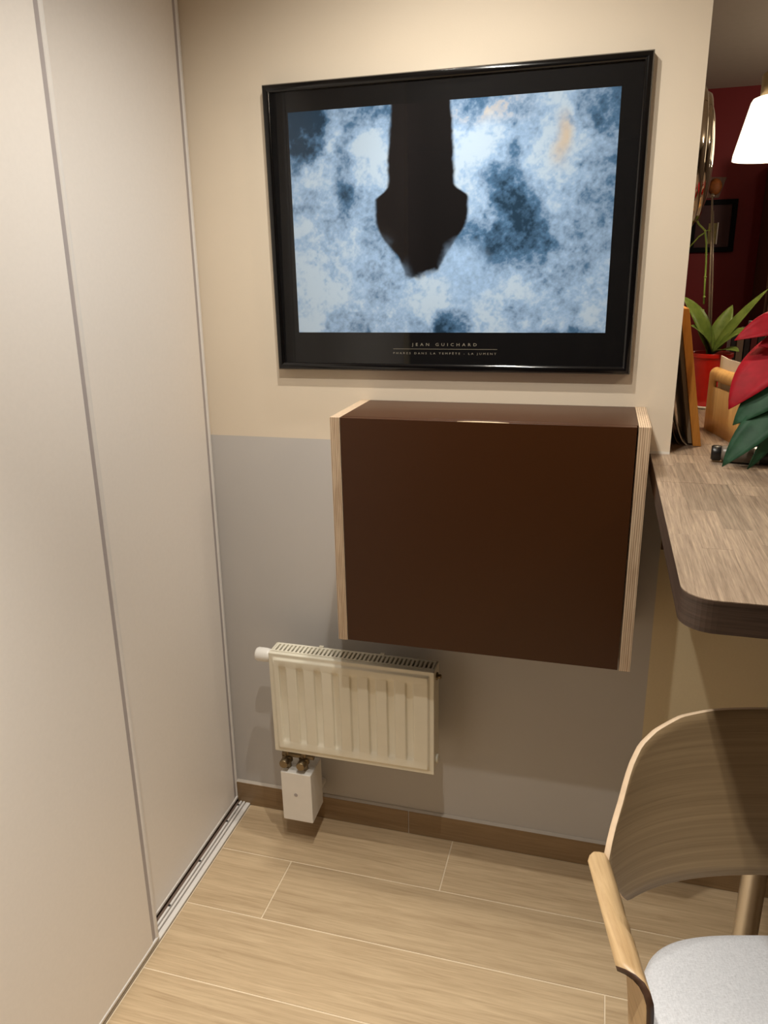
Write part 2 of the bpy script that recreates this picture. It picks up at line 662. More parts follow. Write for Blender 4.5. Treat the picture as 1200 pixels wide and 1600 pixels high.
# mitred frame swept from a rounded profile (inward distance, depth)
prof = [(0.0, -0.001), (0.0, -0.022), (0.003, -0.027), (0.008, -0.0285), (0.013, -0.0275), (0.016, -0.025), (0.017, -0.0235), (0.017, -0.001)]
rings = []
for t, y in prof:
    rings.append([bm.verts.new(p) for p in ((px0 + t, y, pz0 + t), (px1 - t, y, pz0 + t), (px1 - t, y, pz1 - t), (px0 + t, y, pz1 - t))])
for k in range(len(rings)):
    A, B = rings[k], rings[(k + 1) % len(rings)]
    for i in range(4):
        bm.faces.new((A[i], A[(i + 1) % 4], B[(i + 1) % 4], B[i]))
obj('frame', bm, MAT['black'], pic, 0.0008, seg=2)
boxobj('mount', (px0 + 0.016, px1 - 0.016, -0.0205, -0.002, pz0 + 0.016, pz1 - 0.016), MAT['mat'], pic)
boxobj('glass_pane', (px0 + 0.016, px1 - 0.016, -0.0232, -0.0217, pz0 + 0.016, pz1 - 0.016), MAT['glass'], pic)


# printed seascape: colours computed per vertex
def poster():
    rng = np.random.default_rng(5)
    NX, NZ = 440, 296
    u, v = np.meshgrid(np.linspace(0, 1, NX), np.linspace(0, 1, NZ))

    def vnoise(sx, sy, seed, uu=u, vv=v):
        g = np.random.default_rng(seed).random((sy + 3, sx + 3))
        x, y = np.clip(uu, 0, 1) * sx, np.clip(vv, 0, 1) * sy
        xi, yi = np.minimum(x.astype(int), sx), np.minimum(y.astype(int), sy)
        fx, fy = x - xi, y - yi
        fx, fy = fx * fx * (3 - 2 * fx), fy * fy * (3 - 2 * fy)
        a = g[yi, xi] * (1 - fx) + g[yi, xi + 1] * fx
        b = g[yi + 1, xi] * (1 - fx) + g[yi + 1, xi + 1] * fx
        return a * (1 - fy) + b * fy

    def fbm(s, seed, octv=6, gain=0.55, uu=u, vv=v):
        t, amp, tot = 0, 1.0, 0
        for k in range(octv):
            t = t + amp * vnoise(int(s * 1.45 * 2 ** k), int(s * 2 ** k), seed + k, uu, vv)
            tot += amp
            amp *= gain
        return t / tot

    def sm(a, b, x):
        t = np.clip((x - a) / (b - a), 0, 1)
        return t * t * (3 - 2 * t)

    w1, w2 = fbm(3, 11) - .5, fbm(3, 31) - .5
    U, V = u + .16 * w1, v + .16 * w2
    f = fbm(5, 51, 6, .6, U, V)
    fine = fbm(26, 71, 4, .7)
    # three-tone sea: mist, foam, deep water
    mist = np.array(lin((176, 212, 255))[:3])
    foam = np.array(lin((206, 230, 255))[:3])
    mid = np.array(lin((108, 156, 206))[:3])
    deep = np.array(lin((38, 66, 92))[:3])
    gold = np.array(lin((246, 222, 190))[:3])
    dark = np.array(lin((22, 19, 20))[:3])
    col = np.zeros((NZ, NX, 3))

    def blob(cx, cy, rx, ry, soft=.3):
        d = np.sqrt(((U - cx) / rx) ** 2 + ((V - cy) / ry) ** 2)
        return sm(1, soft, d + .6 * (f - .5))

    def lay(c, a):
        nonlocal col
        a = np.clip(a, 0, 1)[..., None]
        col = col * (1 - a) + c * a
    hi = fbm(48, 91, 4, .75)
    tone = .60 * f + .16 * fine + .24 * hi + .08
    tone = tone - .22 * blob(.71, .46, .13, .44, .1) - .30 * blob(.03, .92, .13, .22, .4) - .17 * blob(.20, .68, .06, .32, .1)
    tone = tone - .28 * blob(.52, .03, .07, .12, .3) - .28 * blob(.90, -.03, .17, .10, .4) - .13 * blob(.97, .95, .17, .16, .3)
    tone = tone + .05 * blob(.15, .25, .25, .3, .1) + .06 * blob(.45, .12, .3, .14, .2)
    stops = [(.26, deep), (.41, mid * .7), (.50, mist * .72), (.58, mist * .95), (.68, foam * 1.05)]
    for ch in range(3):
        col[..., ch] = np.interp(tone, [p for p, c in stops], [c[ch] for p, c in stops])
    lay(gold * .9, blob(.62, .97, .18, .10, .1) * sm(.5, .6, tone) * .6)
    lay(gold * .9, blob(.85, .82, .05, .17, .1) * sm(.48, .6, tone) * .8)
    # a plain dark mass rising out of the foam
    half = .095 + .022 * (1 - v) + .042 * sm(.66, .60, v) - .10 * sm(.52, .26, v) + .02 * (f - .5) + .008 * (fine - .5)
    m = sm(half + .006, half - .006, np.abs(u - .425)) * sm(.27, .31, v + .16 * (f - .5) + .3 * np.abs(u - .47))
    lay(dark, m)
    lay(dark * 2.0, m * sm(.45, .38, u) * .5)
    spray = blob(.30, .30, .14, .18, .3) * sm(.40, .62, f + .2 * (fine - .5) + .08)
    lay(mist * (.7 + .6 * hi[..., None]), spray)
    lay(mist * (.7 + .6 * hi[..., None]), blob(.58, .25, .10, .15, .4) * .9)
    col = .70 * col
    x0, x1, z0, z1 = 0.2489, 0.9611, 1.4275, 1.9048
    co = np.stack([x0 + u * (x1 - x0), np.full_like(u, -0.0208), z0 + v * (z1 - z0)], -1).reshape(-1, 3)
    idx = np.arange(NX * NZ).reshape(NZ, NX)
    faces = np.stack([idx[:-1, :-1], idx[:-1, 1:], idx[1:, 1:], idx[1:, :-1]], -1).reshape(-1, 4)
    me = bpy.data.meshes.new('print')
    me.vertices.add(len(co))
    me.vertices.foreach_set('co', co.ravel())
    me.loops.add(faces.size)
    me.loops.foreach_set('vertex_index', faces.ravel())
    me.polygons.add(len(faces))
    me.polygons.foreach_set('loop_start', np.arange(0, faces.size, 4))
    me.polygons.foreach_set('loop_total', np.full(len(faces), 4))
    me.update()
    at = me.color_attributes.new('ink', 'FLOAT_COLOR', 'POINT')
    rgba = np.concatenate([np.clip(col, 0, 1).reshape(-1, 3), np.ones((len(co), 1))], 1)
    at.data.foreach_set('color', rgba.ravel())
    m = Nodes('sea_print')
    vc = m.node('ShaderNodeVertexColor', layer_name='ink')
    m.base(vc.outputs['Color'])
    m.rough(0.6)
    m.b.inputs['Specular IOR Level'].default_value = 0.08
    o = finish('print', me, m.m, pic)
    o['label'] = 'blue and white stormy sea print around a dark mass'


poster()


def text_obj(name, body, x, y, z, size, mat, parent, spacing=1.0, fit=None):
    cu = bpy.data.curves.new(name, 'FONT')
    cu.body = body
    cu.size = size
    cu.align_x = 'CENTER'
    cu.align_y = 'CENTER'
    cu.space_character = spacing
    cu.resolution_u = 2
    t = bpy.data.objects.new('tmp', cu)
    C.objects.link(t)
    bpy.context.view_layer.update()
    me = bpy.data.meshes.new_from_object(t.evaluated_get(bpy.context.evaluated_depsgraph_get()))
    bpy.data.objects.remove(t, do_unlink=True)
    xs = [v.co.x for v in me.vertices]
    k = fit / (max(xs) - min(xs)) if fit else 1.0
    mx = (max(xs) + min(xs)) / 2
    for v in me.vertices:
        v.co = Vector((x + (v.co.x - mx) * k, y, z + v.co.y))
    me.materials.clear()
    me.name = name
    return finish(name, me, mat, parent)


text_obj('lettering', 'JEAN GUICHARD', 0.605, -0.0210, 1.400, 0.0095, MAT['print'], pic, 1.9, 0.152)
text_obj('lettering', 'PHARES DANS LA TEMPÊTE - LA JUMENT', 0.605, -0.0210, 1.380, 0.0062, MAT['print'], pic, 1.7, 0.242)
boxobj('rule_line', (0.484, 0.728, -0.0210, -0.0206, 1.3897, 1.3904), MAT['print'], pic)

# ------------------------------------------------------------------ wall cabinet (folding table, closed)
cab = thing('folding_wall_table', 'brown fold-down wall cabinet with striped plywood sides below the picture', 'cabinet', (0.727, 0, 0.7288))
cx0, cxi, cxj, cx1, cz0, cz1, cd = 0.3952, 0.4173, 1.0362, 1.0595, 0.7288, 1.2647, 0.2345
boxobj('side_panel', (cx0, cxi, -cd, -0.0005, cz0, cz1), MAT['ply'], cab, 0.0006, 1)
boxobj('side_panel', (cxj, cx1, -cd, -0.0005, cz0, cz1), MAT['ply'], cab, 0.0006, 1)
boxobj('top_panel', (cxi + 0.0004, cxj - 0.0004, -cd + 0.0192, -0.0005, cz1 - 0.019, cz1 - 0.0005), MAT['brown'], cab, 0.0006, 1)
# front flap with a shallow finger notch in its top edge
bm = new_bm()
xa, xb = cxi + 0.0015, cxj - 0.003
zt = cz1 - 0.0008
n1, n2 = 0.676, 0.784
out = [(xa, cz0 + 0.001), (xb, cz0 + 0.001), (xb, zt), (n2, zt), (n1, zt), (xa, zt)]
prism(bm, [(p[0], p[1]) for p in [(xa, cz0 + 0.001), (xb, cz0 + 0.001), (xb, zt), (xa, zt)]], 1, -cd + 0.0004, -cd + 0.0185)
flap = obj('flap', bm, MAT['brown'], cab, 0.0006, seg=1)
bm = new_bm()
N = 14
lens = [(n1 + (n2 - n1) * i / N, 0.0070 * (1 - abs(2 * i / N - 1) ** 2.4)) for i in range(N + 1)]
prism(bm, [(x, -cd + 0.0006) for x, d in lens] + [(x, -cd + 0.0006 + d) for x, d in reversed(lens[1:-1])], 2, zt - 0.004, zt + 0.0006)
o = obj('finger_notch', bm, MAT['plyface'], flap)
o['label'] = 'pale plywood finger notch in the top edge'
boxobj('back_rail', (cxi + 0.0004, cxj - 0.0004, -0.02, -0.0005, cz0 + 0.02, cz0 + 0.10), MAT['brown'], cab)

# ------------------------------------------------------------------ radiator
rad = thing('radiator', 'small white panel radiator with vertical grooves and top grille below the cabinet', 'radiator', (0.384, 0, 0.313))
rx0, rx1, rz0, rz1, ryf, ryb = 0.1607, 0.6072, 0.313, 0.613, -0.1438, -0.0788


def panel_mesh():
    """front sheet: raised field inside a stepped border, eight pressed vertical channels"""
    X = [rx0, rx0 + 0.0105, rx0 + 0.016]
    chan = [0.1995 + 0.0493 * i for i in range(8)]
    hw = 0.0080
    for c in chan:
        X += [c - hw - 0.003, c - hw, c, c + hw, c + hw + 0.003]
    X += [rx1 - 0.016, rx1 - 0.0105, rx1]
    Z = [rz0, rz0 + 0.0105, rz0 + 0.016, rz0 + 0.034, rz0 + 0.040, rz0 + 0.048, rz1 - 0.046, rz1 - 0.038, rz1 - 0.032, rz1 - 0.016, rz1 - 0.0105, rz1]
    Xs = sorted(set(X))

    def h(x, z):
        e = min(x - rx0, rx1 - x, z - rz0, rz1 - z)
        y = ryf if e > 0.0135 else ryf + 0.006
        if e < 0.0135:
            return ryf + 0.005
        for c in chan:
            if abs(x - c) <= hw + 1e-6:
                if rz0 + 0.040 - 1e-6 <= z <= rz1 - 0.038 + 1e-6:
                    k = 1.0
                    if z < rz0 + 0.045 or z > rz1 - 0.044:
                        k = 0.55
                    return ryf + 0.0075 * k * (1.0 if abs(x - c) < 1e-6 else 0.9)
        return ryf
    bm = new_bm()
    G = [[bm.verts.new((x, h(x, z), z)) for x in Xs] for z in Z]
    for j in range(len(Z) - 1):
        for i in range(len(Xs) - 1):
            bm.faces.new((G[j][i], G[j][i + 1], G[j + 1][i + 1], G[j + 1][i]))
    # skirt backwards
    ring = [G[0][i] for i in range(len(Xs))] + [G[j][-1] for j in range(1, len(Z))] + [G[-1][i] for i in range(len(Xs) - 2, -1, -1)] + [G[j][0] for j in range(len(Z) - 2, 0, -1)]
    back = [bm.verts.new((v.co.x, ryf + 0.018, v.co.z)) for v in ring]
    n = len(ring)
    for i in range(n):
        bm.faces.new((ring[i], back[i], back[(i + 1) % n], ring[(i + 1) % n]))
    bm.faces.new(back)
    return bm


obj('front_panel', panel_mesh(), MAT['rad'], rad, 0.0022, seg=3)
boxobj('convector', (rx0 + 0.012, rx1 - 0.012, ryf + 0.0185, ryb - 0.012, rz0 + 0.01, rz1 - 0.012), MAT['radin'], rad)
boxobj('back_panel', (rx0 + 0.002, rx1 - 0.002, ryb - 0.011, ryb, rz0, rz1 - 0.006), MAT['rad'], rad, 0.003)
boxobj('side_cover', (rx0, rx0 + 0.004, ryf + 0.0185, ryb, rz0 + 0.006, rz1), MAT['rad'], rad, 0.001)
boxobj('side_cover', (rx1 - 0.004, rx1, ryf + 0.0185, ryb, rz0 + 0.006, rz1), MAT['rad'], rad, 0.001)
gr = boxobj('top_grille', (rx0 + 0.004, rx1 - 0.004, ryb - 0.007, ryb, rz1 - 0.008, rz1 + 0.001), MAT['rad'], rad, 0.001)
boxobj('grille_rail', (rx0 + 0.004, rx1 - 0.004, ryf + 0.0185, ryf + 0.0235, rz1 - 0.008, rz1 + 0.0005), MAT['rad'], gr)
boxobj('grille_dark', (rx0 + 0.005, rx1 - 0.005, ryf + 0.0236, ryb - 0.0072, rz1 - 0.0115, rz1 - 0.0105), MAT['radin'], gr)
nb = 38
me = None
for i in range(nb + 1):
    x = rx0 + 0.0085 + (rx1 - rx0 - 0.017) * i / nb
    if me is None:
        bm = new_bm()
        w = 0.0030
        box(bm, -w, w, ryf + 0.0237, ryb - 0.0071, rz1 - 0.009, rz1 + 0.0004)
        s = obj('grille_slat', bm, MAT['rad'], gr)
        me = s.data
        s.location.x = x
    else:
        s = bpy.data.objects.new('grille_slat', me)
        C.objects.link(s)
        s.parent = gr
        s.location.x = x
for x in (0.283, 0.452):
    boxobj('wall_bracket', (x, x + 0.016, ryb + 0.0002, -0.0005, rz0 + 0.10, rz0 + 0.14), MAT['rad'], rad, 0.001)
    boxobj('grille_clip', (x, x + 0.012, ryb - 0.004, ryb + 0.004, rz1 - 0.004, rz1 + 0.004), MAT['rad'], rad, 0.001)
# thermostat head on the left
bm = new_bm()
lathe(bm, [(0.0, 0.0), (0.012, 0.0), (0.0170, 0.002), (0.0190, 0.007), (0.0190, 0.026), (0.0180, 0.036), (0.015, 0.046)], (0.1125, -0.110, 0.589), (1, 0, 0), 32)
th = obj('thermostat_head', bm, MAT['white'], rad, smooth=True)
bm = new_bm()
lathe(bm, [(0.0125, 0), (0.0125, 0.006)], (0.1545, -0.110, 0.589), (1, 0, 0), 20)
obj('collar', bm, MAT['blackplastic'], th)
# air vent and plugs on the right
bm = new_bm()
lathe(bm, [(0.010, 0), (0.010, 0.004), (0.006, 0.005), (0.006, 0.011), (0.004, 0.013)], (rx1, -0.110, 0.588), (1, 0, 0), 16)
obj('air_vent', bm, MAT['brass'], rad, 0.0006)
bm = new_bm()
lathe(bm, [(0.012, 0), (0.012, 0.004), (0.010, 0.006)], (rx1, -0.110, 0.345), (1, 0, 0), 16)
obj('plug', bm, MAT['rad'], rad, 0.0008)
# brass valve pair below
vb = None
for i, x in enumerate((0.183, 0.233)):
    bm = new_bm()
    lathe(bm, [(0.010, 0.0), (0.010, 0.020), (0.0150, 0.020), (0.0150, 0.038), (0.010, 0.040), (0.010, 0.06)], (x, -0.110, 0.245), (0, 0, 1), 6 if i > 5 else 18)
    valve = obj('valve', bm, MAT['brass'], rad, 0.0006)
    bm = new_bm()
    lathe(bm, [(0.0125, 0), (0.0125, 0.030), (0.011, 0.032), (0.0, 0.032)], (x, -0.110, 0.272), (0, -1, 0), 20)
    obj('valve_cap', bm, MAT['brass'], valve, 0.0006)
bm = new_bm()
tube(bm, [(0.170, -0.110, 0.287), (0.262, -0.110, 0.287)], 0.008, 12)
obj('valve_bridge', bm, MAT['brass'], rad)

# white valve cover box, hung below the valves
bm = new_bm()
bx = box(bm, 0.1715, 0.2610, -0.139, -0.045, 0.088, 0.247)
for v in bx:
    if v.co.y > -0.06:
        v.co.x += -0.004 if v.co.x > 0.2 else 0.004
        if v.co.z > 0.2:
            v.co.z -= 0.008
tb = thing('valve_cover', 'white plastic pipe cover box under the radiator valves', 'pipe cover', (0.216, 0, 0.088))
cvr = obj('cover', bm, MAT['white'], tb, 0.003, seg=3)
bm = new_bm()
lathe(bm, [(0.0055, 0), (0.0055, 0.0008), (0.0035, 0.001)], (0.214, -0.1388, 0.176), (0, -1, 0), 20)
ring = obj('screw_recess', bm, MAT['groove'], cvr)
for x in (0.190, 0.242):
    bm = new_bm()
    tube(bm, [(x, -0.046, 0.13), (x, -0.001, 0.13)], 0.010, 12)
    obj('wall_pipe', bm, MAT['white'], tb)

# ------------------------------------------------------------------ armchair, turned towards the room
A14 = math.radians(14)
rv = Vector((math.cos(A14), math.sin(A14), 0))
chair = thing('armchair', 'oak veneer armchair with a bent shell back and light grey fabric seat', 'chair', tuple(rv * 1.085 + Vector((math.sin(A14), -math.cos(A14), 0)) * 1.12), local=True)
chair.rotation_euler = (0, 0, A14)
# local frame: x to the right (rho), y = backwards ; world F = 1.12 - y
FY = 1.12


def back_y(rho, z):
    return FY - (0.873 + 0.7 * rho ** 2 + 6.7 * rho ** 4 - 0.3 * (z - 0.56))


half_top = [(0.0, 0.835), (-0.04, 0.835), (-0.076, 0.834), (-0.128, 0.829), (-0.176, 0.814), (-0.205, 0.798), (-0.222, 0.776), (-0.233, 0.755), (-0.246, 0.723), (-0.266, 0.683), (-0.277, 0.650)]


def shell():
    # map a regular grid onto the outline, row by row in z for each rho column
    xs = [-0.277 + 0.554 * i / 72 for i in range(73)]

    def top(x):
        x = -abs(x)
        for (xa, za), (xb, zb) in zip(half_top, half_top[1:]):
            if xb <= x <= xa:
                t = (x - xa) / (xb - xa)
                return za + (zb - za) * t
        return half_top[-1][1]

    def bot(x):
        a = abs(x)
        return 0.560 if a < 0.235 else 0.560 + 0.075 * ((a - 0.235) / 0.042) ** 1.5
    bm = new_bm()
    NZ = 14
    G = []
    for x in xs:
        zt_, zb_ = top(x), bot(x)
        col = []
        for j in range(NZ + 1):
            z = zb_ + (zt_ - zb_) * j / NZ
            col.append(bm.verts.new((x, back_y(x, z), z)))
        G.append(col)
    for i in range(len(xs) - 1):
        for j in range(NZ):
            bm.faces.new((G[i][j], G[i + 1][j], G[i + 1][j + 1], G[i][j + 1]))
    return bm


o = obj('backrest', shell(), [MAT['chairwood'], MAT['edgewood']], chair, smooth=True)
s = o.modifiers.new('solid', 'SOLIDIFY')
s.thickness = 0.011
s.offset = -1.0
s.material_offset_rim = 1
s.use_even_offset = True
bv = o.modifiers.new('bevel', 'BEVEL')
bv.width = 0.0015
bv.limit_method = 'ANGLE'
bv.angle_limit = math.radians(50)

# arms: a bent strip, flat on top, folding down into the side
sec = [(-0.3115, 0.6565), (-0.308, 0.6585), (-0.300, 0.660), (-0.290, 0.6598), (-0.282, 0.6575), (-0.276, 0.652), (-0.2715, 0.643), (-0.269, 0.630), (-0.267, 0.60), (-0.2655, 0.56), (-0.264, 0.50), (-0.262, 0.44)]
cum = [0]
for a, b in zip(sec, sec[1:]):
    cum.append(cum[-1] + math.hypot(a[0] - b[0], a[1] - b[1]))


def sec_at(d):
    for k in range(len(cum) - 1):
        if d <= cum[k + 1]:
            t = (d - cum[k]) / (cum[k + 1] - cum[k])
            return tuple(sec[k][i] + (sec[k + 1][i] - sec[k][i]) * t for i in (0, 1))
    return sec[-1]


for sgn in (1, -1):
    bm = new_bm()
    rowsF = [0.938, 0.940, 0.945, 0.955, 0.975, 1.00, 1.03, 1.06, 1.085, 1.10, 1.115, 1.13, 1.145, 1.157]
    G = []
    NS = 22
    for F in rowsF:
        t = (F - 0.938) / 0.22
        # rounded rear end, drop of the side grows towards the front
        d0 = 0.014 * max(0, 1 - (F - 0.938) / 0.018) ** 2
        d1 = 0.046 + (cum[-1] - 0.046) * min(1, max(0, (F - 1.040) / 0.07)) ** 1.6
        d1 -= 0.010 * max(0, 1 - (F - 0.938) / 0.018) ** 2
        row = []
        for j in range(NS + 1):
            q = (j / NS)
            x, z = sec_at(d0 + (d1 - d0) * q)
            x += 0.006 * (1 - t)
            dd = d0 + (d1 - d0) * q
            Fs = F - 0.010 * t * t + 0.040 * t * t * min(1, dd / 0.055)
            row.append(bm.verts.new((sgn * x, FY - Fs, z)))
        G.append(row)
    for a, b in zip(G, G[1:]):
        for j in range(NS):
            bm.faces.new((a[j], a[j + 1], b[j + 1], b[j]))
    o = obj('armrest', bm, [MAT['armwood'], MAT['armedge']], chair, smooth=True)
    s = o.modifiers.new('solid', 'SOLIDIFY')
    s.thickness = 0.010
    s.offset = -1.0 if sgn > 0 else -1.0
    s.material_offset_rim = 1
    # front leg continues the side down to the floor
    bm = new_bm()
    sec_leg = []
    for z, f0, f1, xo in ((0.50, 1.100, 1.187, -0.2635), (0.30, 1.126, 1.190, -0.262), (0.0, 1.162, 1.200, -0.262)):
        sec_leg.append([bm.verts.new(p) for p in ((sgn * (xo - 0.001), FY - f0, z), (sgn * (xo - 0.001), FY - f1, z), (sgn * (xo + 0.012), FY - f1, z), (sgn * (xo + 0.012), FY - f0, z))])
    for a, b in zip(sec_leg, sec_leg[1:]):
        for i in range(4):
            bm.faces.new((a[i], a[(i + 1) % 4], b[(i + 1) % 4], b[i]))
    bm.faces.new(sec_leg[0])
    bm.faces.new(sec_leg[-1])
    obj('leg', bm, MAT['armwood'], chair, 0.002)
    # rear leg under the seat
    bm = new_bm()
    tube(bm, [(sgn * 0.17, FY - 0.99, 0.425), (sgn * 0.20, FY - 0.93, 0.0)], [0.016, 0.011], 14)
    obj('leg', bm, MAT['armwood'], chair, smooth=True)
bm = new_bm()
box(bm, -0.262, 0.262, FY - 1.17, FY - 1.125, 0.400, 0.4235)
obj('seat_rail', bm, MAT['chairwood'], chair, 0.003)


def seat():
    bm = new_bm()
    prof = [(0.80, 0.424), (0.95, 0.425), (0.99, 0.432), (1.0, 0.447), (0.988, 0.462), (0.955, 0.471), (0.88, 0.476), (0.7, 0.480), (0.4, 0.483), (0.15, 0.484)]
    seg = 72
    rings = []
    n = 3.3
    for k, z in prof:
        rg = []
        for i in range(seg):
            t = 2 * math.pi * i / seg
            c, s = math.cos(t), math.sin(t)
            x = 0.232 * k * math.copysign(abs(c) ** (2 / n), c)
            y = 0.226 * k * math.copysign(abs(s) ** (2 / n), s)
            rg.append(bm.verts.new((x, FY - 1.137 + y, z)))
        rings.append(rg)
    for a, b in zip(rings, rings[1:]):
        for i in range(seg):
            j = (i + 1) % seg
            bm.faces.new((a[i], a[j], b[j], b[i]))
    bm.faces.new(rings[0])
    bm.faces.new(rings[-1])
    return bm


obj('seat', seat(), MAT['fabric'], chair, smooth=True)

# ------------------------------------------------------------------ things on the bar
# round steel mirror on the end of the wall
mir = thing('round_mirror', 'round stepped chrome mirror hung on the end of the wall', 'mirror', (XE, 0.30, 1.65))
for prof_, nm in (([(0.150, 0.001), (0.152, 0.012), (0.150, 0.026), (0.144, 0.030), (0.140, 0.028)], 'outer_rim'),
                  ([(0.1395, 0.002), (0.1395, 0.034), (0.136, 0.040), (0.130, 0.041), (0.126, 0.038)], 'inner_rim'),
                  ([(0.1255, 0.002), (0.1255, 0.040), (0.10, 0.050), (0.06, 0.056), (0.0, 0.058)], 'dome')):
    bm = new_bm()
    lathe(bm, prof_, (XE, 0.30, 1.80), (1, 0, 0), 64)
    obj(nm, bm, MAT['mirror'], mir, smooth=True)

# leaning wooden frame, edge towards the room
fr = thing('leaning_frame', 'orange wooden frame leaning against the wall end beside the opening', 'frame', (1.17, 0.09, ZC))


def lean_box(name, x0, x1, y0, y1, z0, z1, mat, parent, lean, bevel=0.001):
    bm = new_bm()
    vs_ = box(bm, x0, x1, y0, y1, z0, z1)
    for v in vs_:
        v.co.x -= lean * (v.co.z - ZC)
    return obj(name, bm, mat, parent, bevel, seg=1)


LE = 0.178
for dims in ((1.176, 1.194, 0.09, 0.11, ZC, 1.472), (1.176, 1.194, 0.36, 0.38, ZC, 1.472), (1.176, 1.194, 0.1105, 0.3595, ZC, 1.18), (1.176, 1.194, 0.1105, 0.3595, 1.452, 1.472)):
    lean_box('frame_bar', *dims, MAT['pine'], fr, LE)
lean_box('backing_board', 1.1665, 1.1755, 0.10, 0.372, ZC + 0.004, 1.462, MAT['card'], fr, LE)
lean_box('picture_panel', 1.1830, 1.1900, 0.1108, 0.3592, 1.1805, 1.4515, MAT['print'], fr, LE)


def booklet(name, label, xs, y0, y1, h, mat, th_=0.0012):
    bm = new_bm()
    N = 12
    A, B = [], []
    for i in range(N + 1):
        t = i / N
        x = xs[0] + (xs[1] - xs[0]) * (t ** 0.55)
        z = ZC + 0.001 + h * t
        A.append(bm.verts.new((x, y0, z)))
        B.append(bm.verts.new((x, y1, z)))
    for i in range(N):
        bm.faces.new((A[i], A[i + 1], B[i + 1], B[i]))
    o = obj(name, bm, mat, None, smooth=True, solid=th_)
    tag(o, label, 'booklet')
    return o


booklet('booklet', 'white curved booklet slumped against the wall end behind the orange frame', (1.163, 1.124), 0.095, 0.29, 0.105, MAT['paper'], 0.0022)
booklet('booklet', 'thin dull card slumped lowest between booklet and wall end', (1.148, 1.1205), 0.098, 0.27, 0.075, MAT['card'], 0.0014)

# bamboo letter holder
hold = thing('letter_holder', 'curved bamboo letter holder with a slot handle and cards inside', 'letter holder', (1.2465, 0.215, ZC), local=True)
hold.rotation_euler = (0, 0, math.atan2(-0.198, 0.045))
# local x runs along the face (towards the viewer), local y away from it to the back
HL = 0.102


def holder_panel(y, sgn, name, slot):
    def surf(x, s):
        """s is arc length up the panel; the top curls over"""
        r, zt_ = 0.018, 0.157
        h0 = zt_ - r
        if s <= h0:
            return (x, y, s)
        a = (s - h0) / r
        return (x, y + sgn * r * (1 - math.cos(a)), h0 + r * math.sin(a))
    S = [0.0, 0.05, 0.112, 0.128, 0.139, 0.1445, 0.150, 0.1555, 0.161, 0.1665]
    X = [-HL, -HL + 0.004, -0.068, -0.064, 0.064, 0.068, HL - 0.004, HL]
    bm = new_bm()
    G = [[bm.verts.new(surf(x, s_)) for x in X] for s_ in S]
    for j in range(len(S) - 1):
        for i in range(len(X) - 1):
            if slot and j in (2,) and i in (2, 3, 4):
                continue
            bm.faces.new((G[j][i], G[j][i + 1], G[j + 1][i + 1], G[j + 1][i]))
    bmesh.ops.remove_doubles(bm, verts=bm.verts, dist=1e-5)
    o = obj(name, bm, MAT['bamboo'], hold, smooth=True)
    so = o.modifiers.new('solid', 'SOLIDIFY')
    so.thickness = 0.007
    so.offset = -1 if sgn > 0 else 1
    so.use_even_offset = True
    return o


holder_panel(0.0, 1, 'front_panel', True)
holder_panel(0.062, -1, 'back_panel', True)
bm = new_bm()
box(bm, -HL, HL, 0.0075, 0.0545, 0.0, 0.007)
obj('base', bm, MAT['bamboo'], hold)
Rh = Matrix.Rotation(hold.rotation_euler[2], 4, 'Z')


def card(label, y, x0, x1, h, skew, mat=MAT['paper']):
    bm = new_bm()
    pts = [(x0, 0.008), (x1, 0.008), (x1, h - skew), (x1 - 0.02, h - skew * 0.4), (x0 + 0.05, h - 0.004), (x0, h)]
    prism(bm, pts, 1, y, y + 0.002)
    for v in bm.verts:
        v.co = Rh @ v.co + hold.location
    tag(obj('card', bm, mat), label, 'card')


card('white card sticking up out of the bamboo letter holder', 0.022, -0.098, 0.090, 0.186, 0.010)
card('thin pale sheet behind the white card in the bamboo holder', 0.036, -0.06, 0.09, 0.165, 0.006, MAT['print'])


# ---- leaves
def leaf(name, B, T, width, mat, parent, sag=0.0, nrm=(0, 0, 1), fold=0.25, shape=0.75, n=12, thick=0.0008, wave=0.0):
    B, T = Vector(B), Vector(T)
    nrm = Vector(nrm).normalized()
    mid = (B + T) / 2 + nrm * sag * 2
    bm = new_bm()
    K = (-1, -0.55, 0, 0.55, 1)
    G = []
    for i in range(n + 1):
        t = i / n
        c = B * (1 - t) ** 2 + mid * 2 * t * (1 - t) + T * t * t
        d = (B * (-2 * (1 - t)) + mid * (2 - 4 * t) + T * 2 * t).normalized()
        side = d.cross(nrm).normalized()
        nn = side.cross(d)
        w = width / 2 * (math.sin(math.pi * min(1, t ** shape)) ** 0.85 if 0 < t < 1 else 0.0) + 0.0006
        G.append([bm.verts.new(c + side * (w * k) + nn * (abs(k) * w * fold + wave * w * math.sin(9 * t + k) * abs(k))) for k in K])
    for a, b in zip(G, G[1:]):
        for j in range(4):
            bm.faces.new((a[j], a[j + 1], b[j + 1], b[j]))
    return obj(name, bm, mat, parent, smooth=True, solid=thick)


